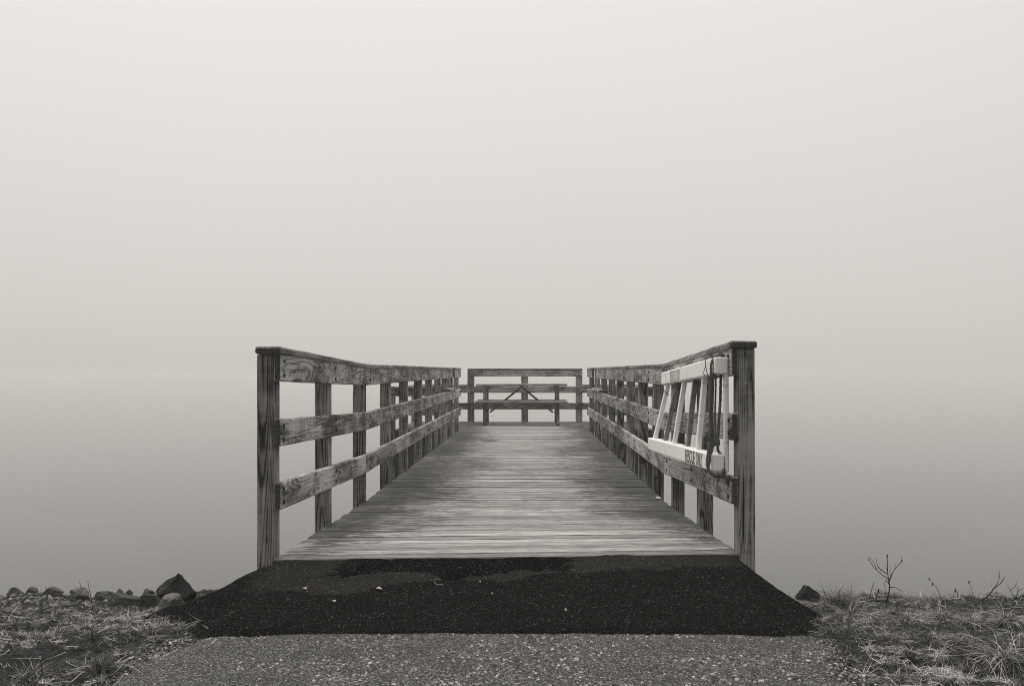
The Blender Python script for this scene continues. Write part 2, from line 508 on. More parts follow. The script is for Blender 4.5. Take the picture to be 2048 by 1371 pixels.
def axis(dense0, dense1, step, lo, hi):
    a = list(np.arange(dense0, dense1 + 1e-6, step)); s = step
    v = dense1
    while v < hi: s *= 1.35; v += s; a.append(min(v, hi))
    s = step; v = dense0
    while v > lo: s *= 1.35; v -= s; a.insert(0, max(v, lo))
    return a
def grid(name, xs, ys, zf, mat):
    V = [(x, y, zf(x, y) + ZC) for y in ys for x in xs]
    nx = len(xs)
    F = [(j * nx + i, j * nx + i + 1, (j + 1) * nx + i + 1, (j + 1) * nx + i) for j in range(len(ys) - 1) for i in range(nx - 1)]
    me = bpy.data.meshes.new(name); me.from_pydata(V, [], F); me.materials.append(mat)
    me.polygons.foreach_set('use_smooth', [True] * len(F)); me.update()
    o = bpy.data.objects.new(name, me); COL.objects.link(o); return o

FAR = 2200
ground = grid('ground', axis(-5, 5, .06, -FAR, FAR), axis(2.5, 9, .06, -FAR, FAR), land, M['soil'])
tag(ground, kind='structure')
WATER = -2.0
water = grid('water', axis(-60, 60, 10, -FAR, FAR), axis(7.2, 80, 8, 7.2, FAR), lambda x, y: WATER, M['water'])
tag(water, kind='structure')

# path of old chip-seal with a ragged edge
def path_edge(D, side):
    n = .07 * mn.noise(Vector((D * 2.3, side * 9, 0))) + .04 * mn.noise(Vector((D * 7, side * 5, 3)))
    return (-1.62 + .19 * smooth(4.25, 4.72, D) if side < 0 else 1.27) + n
nu = 50
ys = [-40, -20, -10, -5, -2, 0, 1, 2] + list(np.arange(2.5, 4.735, .06))
V, F = [], []
for D in ys:
    a, b = path_edge(D, -1), path_edge(D, 1)
    for i in range(nu + 1):
        t = i / nu
        z = -1.15 - .02 * (2 * t - 1) ** 4 + .004 * mn.noise(Vector((t * 9, D * 3, 0)))
        if i in (0, nu): z -= .05
        V.append((a + (b - a) * t, D, z + ZC))
n1 = nu + 1
for j in range(len(ys) - 1):
    for i in range(nu): F.append((j * n1 + i, j * n1 + i + 1, (j + 1) * n1 + i + 1, (j + 1) * n1 + i))
me = bpy.data.meshes.new('path'); me.from_pydata(V, [], F); me.materials.append(M['path'])
o = bpy.data.objects.new('path', me); COL.objects.link(o); tag(o, kind='structure')

# hump of fresh asphalt that lifts the path to the planks
def cross(x, D): return .031 * max(0.0, (8.5 - D) / 2.9) * max(0, min(1.05, (x + 1.345) / 2.43))
PROF = [(4.68, -1.140), (4.74, -1.130), (4.85, -1.103), (5.0, -1.067), (5.3, -1.012), (5.55, -.990), (5.61, -.987)]
def apron_z(x, D):
    d = min(D, 5.6)
    t = max(0, (d - 4.7) / .8)
    el, er = -1.55 - .60 * t + .10 * mn.noise(Vector((D * 4, 1, 2))), 1.38 + .27 * t + .10 * mn.noise(Vector((D * 4, 7, 2)))
    wgt = max(0, min(1, min((x - el) / (.30 + .52 * t), (er - x) / (.30 + .30 * t))))
    wgt = wgt ** 1.25
    base = min(land(x, D) - .05, -1.18)
    z = base + (lerp_tab(PROF, d) + cross(x, d) * t - base) * wgt
    if D < 4.72: z -= .05 * (4.72 - D) / .06
    if D > 5.6:
        if -1.38 < x < 1.12: z = min(z, -1.00 - 1.6 * (D - 5.6))
        else: z -= .42 * (D - 5.6)
    n = mn.noise(Vector((x * 2.3, D * 2.3, 4))) * .014 * (1 if abs(x + .15) > 1.3 or D < 5.3 else .3) + mn.noise(Vector((x * 6, D * 6, 1))) * .008 + mn.noise(Vector((x * 22, D * 22, 1))) * .004 + mn.noise(Vector((x * 60, D * 60, 1))) * .003
    return z + n * (1 if wgt > .02 else .3)
axs = np.arange(-2.2, 1.86, .022)
ays = np.concatenate([[4.655, 4.66], np.arange(4.68, 5.6, .02), [5.598, 5.61, 5.63, 5.68, 5.76, 5.85, 6.0, 6.2, 6.5]])
ap = grid('asphalt_ramp', list(axs), list(ays), apron_z, M['apron'])
me = ap.data
for v in me.vertices:                       # ragged front lip
    if v.co.y < 4.70: v.co.y += .018 * mn.noise(Vector((v.co.x * 7, 0, 4))) + .012 * mn.noise(Vector((v.co.x * 25, 0, 4)))
tag(ap, kind='structure')

# ------------------------------------------------------------------ the pier: deck
D0, DS, NPOST = 5.60, 1.42, 11
POSTD = {-1: [5.6, 7.10, 8.62, 10.16, 11.62, 13.08, 14.48, 15.82, 17.12, 18.35, 19.8], 1: [5.6, 6.90, 8.18, 9.46, 10.76, 12.06, 13.46, 14.88, 16.45, 18.15, 19.8]}
DEND = D0 + DS * 10 + .14
XL_I, XR_I = -1.345, 1.085                  # inner faces of the posts
DECKZ = [(5.6, -.982), (8.5, -1.052), (20.0, -1.105), (24, -1.105)]
deckz = lambda D: lerp_tab(DECKZ, D)

pier = thing('pier_walkway', 'long walkway of grey weathered planks leading from the asphalt to the picnic table', 'pier', P(-.13, D0, deckz(D0)))
dk = MB()
D = D0
while D < DEND + .2:
    wd = .138 + R.uniform(-.002, .002)
    x0, x1 = XL_I + R.uniform(-.012, .004), XR_I - R.uniform(-.012, .004)
    z = deckz(D + wd / 2) - .019 + R.uniform(-.002, .002)
    z2 = z + cross(x1, D) + R.uniform(-.002, .002)
    dk.board(P(x0, D + wd / 2, z), P(x1, D + wd / 2, z2), (0, 1, R.uniform(-.012, .012)), wd, .038, ch=.007, seg=.4, jit=.0025)
    D += wd + R.uniform(.004, .012)
dk.build('deck_boards', [M['deck'], M['endgrain']], pier)
for x in (XL_I + .03, -.13, XR_I - .03):
    sb = MB()
    sb.board(P(x, D0 + .05, deckz(D0) - .17), P(x, 8.5, deckz(8.5) - .17), (0, 0, 1), .24, .045)
    sb.board(P(x, 8.52, deckz(8.5) - .17), P(x, DEND, deckz(DEND) - .17), (0, 0, 1), .24, .045)
    sb.build('stringer', [M['dark_wood'], M['endgrain']], pier)
for k in (3, 5, 7, 9):
    for x in (XL_I + .25, XR_I - .25):
        pb = MB(); Dk = D0 + DS * k + .07
        pb.tube([P(x, Dk, -4.2), P(x, Dk, deckz(Dk) - .29)], .13, 14)
        pb.build('piling', M['dark_wood'], pier, smooth_shade=False)

# ------------------------------------------------------------------ the pier: railings along the walkway
RAILS = {'cap': ((5.6, .128), (8.5, .058), (24, .062)),
         'top': ((5.6, .089 - .071), (8.5, .020 - .060), (24, .022 - .060)),
         'mid': ((5.6, -.320), (8.5, -.397), (24, -.395)),
         'low': ((5.6, -.654), (8.5, -.735), (24, -.742))}
rz = lambda k, D: lerp_tab(RAILS[k], D)
RAIL_H = .142

def railing(side, label, cat, top_end, cuts):
    xi = XL_I if side < 0 else XR_I
    xo = xi + side * .0862
    rz = lambda k, D: lerp_tab(RAILS[k], D) + (.031 * max(0.0, (8.5 - D) / 2.9) if side > 0 else 0)
    t = thing('pier_railing', label, cat, P(xi, D0, deckz(D0)), 'timber railings along the walkway')
    for k in range(NPOST):
        m = MB(); Dk = POSTD[side][k]
        ztop = rz('cap', Dk) - .041
        if k == 9: ztop = rz('cap', Dk) - .004
        m.board(P((xi + xo) / 2 + R.uniform(-.003, .003), Dk + .07, -2.6 if k else -1.5), P((xi + xo) / 2 + R.uniform(-.003, .003), Dk + .07, ztop), (0, 1, 0), .140, .0862, ch=.005, seg=.25, rnd=R.uniform(0, .55))
        m.build('post', [M['post'], M['endgrain']], t)
    xr = xi - side * .0205
    inn = (-side, 0, 0)
    def run(key, a, b, nm='rail'):
        m = MB()
        pts = [a] + ([8.5] if a < 8.5 < b else []) + [b]
        for p, q in zip(pts, pts[1:]):
            m.board(P(xr, p, rz(key, p)), P(xr, q, rz(key, q)), (0, 0, 1), RAIL_H, .038, ch=.006, seg=.3, jit=.0015, rnd=R.uniform(.2, .8))
        for k in range(NPOST):                                    # two bolts at every post
            Dk = POSTD[side][k] + .07 + R.uniform(-.015, .015)
            if a - .02 < Dk < b + .02:
                for dz in (.036, -.036):
                    m.disc(P(xr - side * .0188, min(max(Dk, a + .03), b - .03), rz(key, Dk) + dz + R.uniform(-.006, .006)), inn, .0135 * R.uniform(.8, 1.15), 2)
        m.build(nm, [M['rail'], M['endgrain'], M['bolt']], t)
    for key in ('top', 'mid', 'low'):
        cs = cuts[key]
        for a, b in zip(cs, cs[1:]):
            if key == 'top' and a > top_end - .3: run(key, 18.45, DEND + .02)
            else: run(key, a + (.004 if a > 6 else 0), b - .004)
    xc = (xi + xo) / 2 - side * .0195
    def cap(a, b):
        m = MB()
        pts = [a] + ([8.5] if a < 8.5 < b else []) + [b]
        for p, q in zip(pts, pts[1:]):
            m.board(P(xc, p, rz('cap', p) - .0195), P(xc, q, rz('cap', q) - .0195), (1, 0, 0), .140, .038, ch=.009, seg=.16, jit=.0025, rnd=R.uniform(.2, .7))
        m.build('cap_board', [M['cap'], M['endgrain']], t)
    cap(D0 - .012, 8.496); cap(8.504, 12.9); cap(12.91, top_end); cap(18.45, DEND + .02)
    m = MB()                                                      # shelf on the middle rail where the top rail is left out
    zs = rz('mid', 18) + RAIL_H / 2 + .021
    m.board(P(xc - side * .01, top_end - .9, zs), P(xc - side * .01, 18.35, zs), (1, 0, 0), .15, .038, ch=.006)
    m.build('shelf', [M['rail'], M['endgrain']], t)
    return t

railing(-1, 'grey timber railing on the left of the walkway with nothing hung on it', 'railing', 18.0,
        {'top': (5.6, 11.35, 18.0, 19.9), 'mid': (5.6, 12.7, 17.05, DEND + .02), 'low': (5.6, 8.5, 15.6, DEND + .02)})
railing(1, 'grey timber railing on the right of the walkway carrying the white ladder', 'railing', 17.2,
        {'top': (5.6, 8.5, 17.2, 19.9), 'mid': (5.6, 9.9, 14.2, DEND + .02), 'low': (5.6, 11.3, 17.0, DEND + .02)})

# ------------------------------------------------------------------ the platform at the end
PX0, PX1, PD0, PD1 = -2.56, 2.29, 20.22, 23.46
plat = thing('pier_platform', 'wide plank platform at the far end of the walkway under the picnic table', 'platform', P(-.13, PD0, deckz(PD0)))
m = MB(); D = DEND + .23
while D < PD1 + .05:
    wd = .138; z = deckz(D) - .0195 + R.uniform(-.002, .002)
    xa, xb = (PX0 - .02, PX1 + .02)
    m.board(P(xa, D + wd / 2, z), P(xb, D + wd / 2, z), (0, 1, R.uniform(-.012, .012)), wd, .038, ch=.005, seg=.6)
    D += wd + R.uniform(.003, .009)
m.build('deck_boards', [M['deck'], M['endgrain']], plat)
for x0, x1 in ((PX0, XL_I - .12), (XL_I - .1, XR_I + .1), (XR_I + .12, PX1)):  # near-black skirt, shadow below the platform put into its colour
    for z in (-1.365, -1.83):
        m = MB(); m.board(P(x0, PD0 - .03, z), P(x1, PD0 - .03, z), (0, 0, 1), .455, .045); m.build('skirt_board', [M['dark_wood'], M['endgrain']], plat)
for x in (PX0, PX1):
    for z in (-1.365, -1.83):
        m = MB(); m.board(P(x, PD0, z), P(x, PD1, z), (0, 0, 1), .455, .045); m.build('skirt_board', [M['dark_wood'], M['endgrain']], plat)
for x in (PX0 + .3, -.13, PX1 - .3):
    for D in (PD0 + .4, PD1 - .3):
        pb = MB(); pb.tube([P(x, D, -4.2), P(x, D, -1.16)], .13, 14); pb.build('piling', M['dark_wood'], plat)

pr = thing('platform_railing', 'low timber railing around the far platform, raised in the middle behind the picnic table', 'railing', P(-.13, PD1, deckz(PD1)))
def ppost(x, D, ztop, wx, wy, bolts=()):
    m = MB(); m.board(P(x, D, -2.5), P(x, D, ztop), (1, 0, 0), wx, wy, ch=.005, seg=.25)
    for z in bolts: m.disc(P(x, D - wy / 2 - .001, z), (0, -1, 0), .017, 2)
    m.build('post', [M['post'], M['endgrain'], M['bolt']], pr)
FPOST = (-1.317, -.138, 1.053)
for x in FPOST: ppost(x, PD1 + .06, .022, .146, .088)
for x in (PX0 + .01, PX1 - .01): ppost(x, PD1 + .06, -.29, .140, .088)
for x in (PX0 - .045, PX1 + .045): ppost(x, PD0 - .04, -.285, .096, .14, (-.355, -.43, -1.25, -1.3))
for x in (PX0 - .005, PX1 + .005): ppost(x, 21.85, -.29, .088, .14)
def prail(a, b, wdir=(0, 0, 1), W=.14, bolts=(), nm='rail', rnd=.6):
    m = MB(); m.board(a, b, wdir, W, .038, ch=.005, seg=.3, rnd=rnd)
    for c in bolts: m.disc(c, (0, -1, 0), .011, 2)
    m.build(nm, [M['rail'], M['endgrain'], M['bolt']], pr)
yR = PD1 - .005
segs = [(PX0, -1.325), (-1.309, 1.045), (1.061, PX1)]
for z in (-.402, -.762):
    for a, b in segs:
        bl = []
        for xx in (a, b):
            if PX0 < xx < PX1:
                q = xx + (.03 if xx == a else -.03)
                bl += [P(q, yR - .0195, z + .036), P(q, yR - .0195, z - .036)]
        if a < -.138 < b: bl += [P(-.138, yR - .0195, z - .02)]
        prail(P(a, yR, z), P(b, yR, z), bolts=bl, rnd=.35 if z > -.5 else -.25)
prail(P(-1.389, yR, -.042), P(1.123, yR, -.042), rnd=.75, bolts=[P(x + q, yR - .0195, -.042 + s) for x in FPOST for q in (-.02,) for s in (.035, -.035)])
def pcap(a, b, wd):
    m = MB(); m.board(a, b, wd, .14, .036, ch=.007, seg=.2, jit=.002); m.build('cap_board', [M['cap'], M['endgrain']], pr)
pcap(P(-1.389, PD1 + .03, .042), P(1.123, PD1 + .03, .042), (0, 1, 0))
pcap(P(PX0 - .05, PD1 + .03, -.31), P(-1.395, PD1 + .03, -.31), (0, 1, 0))
pcap(P(1.13, PD1 + .03, -.31), P(PX1 + .05, PD1 + .03, -.31), (0, 1, 0))
for s, x in ((-1, PX0 + .06), (1, PX1 - .06)):
    for z in (-.402, -.762): prail(P(x, PD0, z), P(x, PD1 - .03, z))
    pcap(P(x - s * -.03, PD0 - .1, -.31), P(x - s * -.03, PD1 - .045, -.31), (1, 0, 0))
for a, b in ((PX0 - .09, XL_I - .10), (XR_I + .10, PX1 + .09)):
    for z in (-.402, -.762): prail(P(a, PD0 + .055, z), P(b, PD0 + .055, z))
    pcap(P(a + .2, PD0 + .02, -.31), P(b, PD0 + .02, -.31), (0, 1, 0))

# ------------------------------------------------------------------ picnic table
TZ = deckz(22.5)
tb = thing('picnic_table', 'grey plank picnic table with attached benches on the far platform', 'table', P(-.2, 22.5, TZ))
tx0, tx1 = -1.146, .749
m = MB()
for i in range(5):
    y = 22.16 + .07 + i * .143
    m.board(P(tx0 + R.uniform(-.01, .01), y, -.289), P(tx1 + R.uniform(-.01, .01), y, -.285), (0, 1, 0), .138, .042, ch=.006, seg=.15, jit=.003, rnd=.95)
m.build('tabletop', [M['table'], M['endgrain']], tb)
for y0 in (21.86, 22.92):
    m = MB()
    for i in range(2): m.board(P(tx0, y0 + .06 + i * .128, -.628), P(tx1, y0 + .06 + i * .128, -.628), (0, 1, 0), .123, .042, ch=.006, seg=.2, jit=.002, rnd=1.1)
    m.build('seat', [M['table'], M['endgrain']], tb)
for xl in (-.945, .545):
    for s in (-1, 1):
        m = MB()
        m.board(P(xl, 22.5 + s * .52, TZ), P(xl, 22.5 + s * .25, -.31), (0, 1, 0), .14, .08, ch=.008, seg=.1, rnd=-.2)
        m.build('leg', [M['table'], M['endgrain']], tb)
    m = MB(); xs = xl + (.06 if xl < 0 else -.06)
    m.board(P(xs, 21.87, -.70), P(xs, 23.15, -.70), (0, 0, 1), .10, .04, ch=.005); m.build('seat_beam', [M['table'], M['endgrain']], tb)
    m = MB(); m.board(P(xs, 22.18, -.345), P(xs, 22.85, -.345), (0, 0, 1), .075, .04, ch=.005); m.build('top_beam', [M['table'], M['endgrain']], tb)
m = MB(); m.board(P(-.2, 22.2, -.328), P(-.2, 22.84, -.328), (0, 0, 1), .035, .07, ch=.005); m.build('centre_beam', [M['table'], M['endgrain']], tb)
for s in (-1, 1):
    m = MB()
    m.board(P(-.2 + s * .03, 22.5, -.35), P(-.2 + s * .66, 22.5, -.86), (0, 1, 0), .06, .04, ch=.004)
    m.build('brace', M['steel'], tb)
for xl in (-.905, .505):
    m = MB(); m.board(P(xl, 22.1, -.87), P(xl, 22.9, -.87), (0, 0, 1), .035, .02, ch=.003); m.build('foot_bar', [M['table'], M['endgrain']], tb)

# ------------------------------------------------------------------ rescue ladder on the right railing
ld = thing('rescue_ladder', 'white wooden rescue ladder hung on its side along the right railing', 'ladder', P(1.0, 5.66, -.53))
LN, LF = 5.66, 7.99
def beam_top(D): t = (D - LN) / (LF - LN); return (1.0045, -.0495 * 0 + .0305 + t * (-.0555 - .0305))
def beam_bot(D): t = (D - LN) / (LF - LN); return (.9865 + t * (.905 - .9865), -.4835 + t * (-.538 + .4835))
def txt(word, wide, high, ori, ex, ey, nrm, mat, parent):
    c = bpy.data.curves.new('lettering', 'FONT'); c.body = word; c.size = 1.0; c.extrude = .0; c.offset = .012
    o = bpy.data.objects.new('tmp_lettering', c); COL.objects.link(o)
    dg = bpy.context.evaluated_depsgraph_get(); dg.update()
    me = bpy.data.meshes.new_from_object(o.evaluated_get(dg)); bpy.data.objects.remove(o)
    xs = [v.co.x for v in me.vertices]; ysx = [v.co.y for v in me.vertices]
    base = wloc(parent)
    x0, x1, y0, y1 = min(xs), max(xs), min(ysx), max(ysx)
    for v in me.vertices:
        v.co = ori + ex * ((v.co.x - x0) / (x1 - x0) * wide) + ey * ((v.co.y - y0) / (y1 - y0) * high) - base
    me.materials.clear(); me.materials.append(mat); me.name = 'lettering'
    o = bpy.data.objects.new('lettering', me); COL.objects.link(o); o.parent = parent
    return o
for fn, words, mat in ((beam_top, ((7.47, 7.20), (7.155, 6.985)), M['letter_faded']), (beam_bot, ((6.43, 6.13), (6.085, 5.90)), M['letter'])):
    m = MB()
    a, b = fn(LN), fn(LF)
    m.board(P(a[0], LN, a[1]), P(b[0], LF, b[1]), (0, 0, 1), .089, .068, ch=.006, seg=.2, jit=.0008, end=0)
    bo = m.build('beam', [M['paint'], M['paint']], ld)
    for word, (da, db) in zip(('RESCUE', 'ONLY'), words):
        pa, pb_ = fn(da), fn(db)
        A = P(pa[0] - .0352, da, pa[1] - .038); B = P(pb_[0] - .0352, db, pb_[1] - .038)
        ex = (B - A); L = ex.length; ex.normalize()
        txt(word, L, .076, A, ex, Vector((0, 0, 1)), Vector((-1, 0, 0)), mat, bo)
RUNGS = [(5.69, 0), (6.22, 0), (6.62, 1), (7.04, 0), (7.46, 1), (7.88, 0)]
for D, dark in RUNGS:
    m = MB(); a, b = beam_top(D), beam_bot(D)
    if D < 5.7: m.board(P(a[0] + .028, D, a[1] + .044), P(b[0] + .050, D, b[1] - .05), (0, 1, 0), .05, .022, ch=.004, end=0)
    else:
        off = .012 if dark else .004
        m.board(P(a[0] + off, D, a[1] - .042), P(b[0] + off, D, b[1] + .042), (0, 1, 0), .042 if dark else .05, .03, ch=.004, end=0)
    ro = m.build('rung', [M['grey_rung' if dark else 'paint']], ld)
    if dark: ro['label'] = 'grey wooden rung between white ones'

rp = thing('rope', 'dark old rope looped over the near end of the white rescue ladder', 'rope', px(1425, 943, 5.74))
main = [(1446, 722, 5.80), (1443, 711.5, 5.78), (1436, 710, 5.75), (1426.5, 716, 5.72), (1421.5, 729, 5.70), (1421.5, 753, 5.70), (1421, 790, 5.69), (1420.5, 830, 5.69),
        (1422, 860, 5.68), (1423, 880, 5.67), (1419, 893, 5.66), (1416, 908, 5.65), (1413.5, 922, 5.64), (1414, 934, 5.63), (1421, 944, 5.62), (1432, 949.5, 5.61), (1442, 946, 5.62), (1448, 934, 5.68), (1446, 920, 5.72), (1441, 908, 5.735), (1437, 900, 5.74)]
m = MB()
for dx, dy, dd, r in ((0, 0, 0, .0066), (6.5, 2, .004, .006), (11.0, 5, .03, .005)):
    pts = []
    for i, (x, y, d) in enumerate(main):
        t = i / (len(main) - 1)
        wv = math.sin(t * 11 + dx) * 1.2
        pts.append(px(x + dx * (1 if 3 < i < 13 else .5) * (.9 - .3 * t) + wv, y + (dy if i > 12 else -dy * .3), d + dd))
    m.tube(pts, r, 9, 1, 8, 3, 70)
m.build('hanging_strands', M['rope'], rp)
m = MB(); m.tube([px(1446, 716, 5.80), px(1443, 740, 5.78), px(1441.7, 753, 5.76), px(1440.5, 800, 5.75), px(1437.5, 845, 5.75), px(1435.5, 885, 5.74), px(1436, 902, 5.74)], .0075, 9, 1, 8, 3, 70)
m.build('loose_strand', M['rope'], rp)
m = MB(); c = px(1427.5, 886, 5.70)
pts = []
for i in range(40):
    th = i / 40 * 2 * math.pi * 2.6
    pts.append(c + Vector((.027 * math.cos(th), .024 * math.sin(th), .011 - .026 * i / 40 + .004 * math.cos(th))))
m.tube(pts, .007, 9, 1, 2, 3, 70)
m.tube([px(1424, 884, 5.67), px(1417, 876, 5.66), px(1412.5, 868, 5.66), px(1415, 863.5, 5.66), px(1421, 864, 5.66), px(1424.5, 869, 5.67), px(1423, 882, 5.67)], .0065, 9, 1, 6, 3, 70)
m.build('knot', M['rope'], rp)
m = MB()
m.tube([px(1412, 716, 5.73), px(1410.5, 723, 5.72), px(1412.5, 738, 5.71), px(1416, 751, 5.71), px(1421, 757, 5.70)], .0022, 5, 1, 6)
m.tube([px(1411.5, 731, 5.71), px(1407.5, 743, 5.70), px(1408, 748, 5.70), px(1413, 753, 5.70), px(1420, 757, 5.70)], .0018, 5, 1, 6)
m.build('thin_cord', M['twig'], rp)
cd = MB(); cd.tube([px(1319, 764, 7.93), px(1322, 774, 7.9), px(1329, 782, 7.86), px(1338, 790, 7.8)], .003, 5, 1, 5)
o = cd.build('cord', M['twig'], None, px(1338, 790, 7.8)); tag(o, 'thin dark cord dangling from the far end of the white ladder', 'cord')

# ------------------------------------------------------------------ rocks along the shore
def rock(name, box, D, label, mat='rock', depth=1.0, seed=0, sharp=.0, group='rocks along the shore', peak=0.0, flat=.8):
    x0, y0, x1, y1 = box
    a, b = px(x0, y1, D), px(x1, y0, D)
    c = (a + b) / 2; sx, sz = abs(b.x - a.x) / 2, abs(b.z - a.z) / 2
    bm = bmesh.new(); bmesh.ops.create_icosphere(bm, subdivisions=4, radius=1)
    rr = random.Random(seed)
    planes = [(Vector((rr.gauss(0, 1), rr.gauss(0, 1), rr.gauss(0, .8))).normalized(), rr.uniform(.45, .78)) for _ in range(13)]
    for v in bm.verts:
        p = v.co.copy()
        for n, d in planes:
            k = p.dot(n) - d
            if k > 0: p -= n * k * .96
        p *= 1 + .14 * mn.noise(p * 1.7 + Vector((seed, 0, 0))) + .06 * mn.noise(p * 5 + Vector((seed, 3, 0))) + .05 * mn.noise(p * 13 + Vector((seed, 9, 0)))
        if peak and p.z > -.2: s_ = 1 - peak * (p.z + .2) / 1.3; p.x *= s_; p.y *= s_
        p.z = math.copysign(abs(p.z) ** (1.0 if peak else flat), p.z)
        v.co = p
    mxz = max(v.co.z for v in bm.verts); mxx = max(abs(v.co.x) for v in bm.verts)
    zb = min(a.z, land(c.x, D) + ZC) - .025   # the foot sits in the soil
    H = 2 * sz + (a.z - zb)
    for v in bm.verts:
        v.co = Vector((v.co.x / mxx * sx, v.co.y / mxx * sx * depth, (v.co.z / mxz + 1) / 2 * H))
    me = bpy.data.meshes.new(name); bm.to_mesh(me); bm.free()
    me.polygons.foreach_set('use_smooth', [False] * len(me.polygons)); me.materials.append(M[mat])
    o = bpy.data.objects.new(name, me); COL.objects.link(o); o.location = (c.x, D, zb)
    return tag(o, label, 'rock', group)

def c6(*b): return (b[0] / 3.938, 1100 + b[1] / 3.938, b[2] / 3.938, 1100 + b[3] / 3.938)
def c7(*b): return (1528 + b[0] / 3.938, 1080 + b[1] / 3.938, 1528 + b[2] / 3.938, 1080 + b[3] / 3.938)
rock('boulder', c6(1215, 174, 1590, 400), 6.3, 'tall dark pointed boulder beside the left flank of the asphalt', 'dark_rock', seed=3, peak=.8, depth=.8)
rock('flat_stone', c6(1262, 338, 1470, 410), 6.0, 'flat pale stone at the foot of the tall pointed boulder', 'pale_rock', seed=5, depth=.6)
rock('slab_stone', c6(840, 332, 1120, 440), 6.0, 'long slanting slab of rock left of the pointed boulder', seed=8, depth=.7)
rock('stone', c6(1060, 340, 1262, 440), 6.05, 'dark squat stone between the slanting slab and the pointed boulder', seed=9)
rock('stone', c6(45, 288, 190, 370), 6.6, 'peaked grey stone at the left end of the rock line', seed=12, peak=.4)
rock('stone', c6(192, 290, 302, 368), 6.62, 'rounded grey stone second from the left in the rock line', seed=13)
rock('stone', c6(325, 288, 510, 385), 6.55, 'broad grey stone with a thin dark stem in front of it', seed=14)
rock('stone', c6(545, 288, 735, 385), 6.5, 'smooth pale stone behind the two tall dark stems', 'pale_rock', seed=15)
rock('stone', c6(735, 318, 905, 402), 6.4, 'dark low stone just left of the slanting slab', seed=16)
rock('stone', c6(918, 300, 972, 335), 6.6, 'small dark stone poking above the slanting slab', seed=17)
rock('stone', c6(895, 322, 1005, 362), 6.35, 'small pale stone resting behind the slanting slab', 'pale_rock', seed=18)
rock('stone', c6(976, 304, 1055, 340), 6.6, 'small dark flat-topped stone between slab and boulder at the waterline', seed=19)
rock('stone', c6(1120, 302, 1245, 355), 6.55, 'low dark stone touching the left side of the pointed boulder', seed=20)
rock('stone', c7(255, 350, 465, 425), 6.1, 'lone rounded dark rock beside the right flank of the asphalt', 'dark_rock', seed=14, flat=.8, peak=.25)
cob = [(20, 445, 100, 480, 1), (225, 560, 310, 625, 1), (60, 620, 125, 672, 1), (470, 395, 560, 450, 1), (360, 375, 440, 410, 1), (780, 480, 860, 545, 1), (600, 350, 650, 385, 0), (10, 730, 90, 800, 0), (180, 360, 250, 395, 1)]
where = ['pale cobble at the left edge of the photo above the grass', 'pale cobble with a forked straw beside it', 'pale cobble low in the left-hand grass', 'pale cobble under the bent straw stalk',
         'small pale cobble in front of the broad grey stone', 'rounded pale cobble in the grass in front of the slanting slab', 'small dark cobble under the smooth pale stone', 'dark cobble half buried near the left edge', 'small pale cobble in front of the rounded grey stone']
for i, (b, lab) in enumerate(zip(cob, where)):
    bb = c6(*b[:4]); gp = ground_point((bb[0] + bb[2]) / 2, bb[3])
    rock('cobble', bb, gp.y, lab, 'pale_rock' if b[4] else 'rock', seed=40 + i, group='cobbles in the left-hand grass')

# ------------------------------------------------------------------ grass
def blades(root, az, L, up, droop, W, rnd, nseg=4, curl=None):
    """vectorised curved blades -> verts, faces, rnd"""
    n = len(L)
    d = np.stack([np.cos(az), np.sin(az), np.zeros(n)], 1); sv = np.stack([-np.sin(az), np.cos(az), np.zeros(n)], 1)
    tw = NP.uniform(-1, 1, n)
    sv = sv + np.stack([np.zeros(n), np.zeros(n), tw * .7], 1)
    out = []
    for k in range(nseg + 1):
        t = k / nseg
        hz = np.sqrt(np.maximum(0, 1 - up ** 2)) * t + droop * .5 * t ** 2
        vz = up * t - droop * t ** 2
        c = root + d * (L * hz)[:, None]; c[:, 2] += L * vz
        if curl is not None: c += sv * (curl * L * t * t)[:, None]
        wd = W * (1 - .85 * t ** 1.5)
        out += [c - sv * wd[:, None] / 2, c + sv * wd[:, None] / 2]
    V = np.stack(out, 1).reshape(-1, 3)
    m = 2 * (nseg + 1)
    base = np.array([[2 * k, 2 * k + 1, 2 * k + 3, 2 * k + 2] for k in range(nseg)])
    F = (np.arange(n)[:, None, None] * m + base[None]).reshape(-1, 4)
    return V, F, np.repeat(rnd, m)

def chips(name, pts, size, rnd, mat):
    n = len(pts)
    base = np.array([[1, 0, 0], [0, 1, 0], [-1, 0, 0], [0, -1, 0], [0, 0, 1.]])
    a = NP.uniform(0, 2 * math.pi, n); ca, sa = np.cos(a), np.sin(a)
    j = base[None] * (1 + NP.uniform(-.35, .35, (n, 5, 3))) * size[:, None, None] * np.stack([NP.uniform(.7, 1.3, n), NP.uniform(.7, 1.3, n), NP.uniform(.4, .9, n)], 1)[:, None, :]
    v = np.empty_like(j)
    v[..., 0] = j[..., 0] * ca[:, None] - j[..., 1] * sa[:, None]; v[..., 1] = j[..., 0] * sa[:, None] + j[..., 1] * ca[:, None]; v[..., 2] = j[..., 2]
    V = (v + pts[:, None]).reshape(-1, 3)
    fb = np.array([[0, 1, 4], [1, 2, 4], [2, 3, 4], [3, 0, 4]])
    F = (np.arange(n)[:, None, None] * 5 + fb[None]).reshape(-1, 3)
    return np_mesh(name, V, F, np.repeat(rnd, 5), mat)
def in_apron(x, D):
    if D > 6.3 or D < 4.66: return False
    t = max(0, (min(D, 5.6) - 4.7) / .8)
    return -1.33 - .47 * t + .07 * mn.noise(Vector((D * 9, 4, 2))) < x < 1.19 + .22 * t + .07 * mn.noise(Vector((D * 9, 2, 2)))
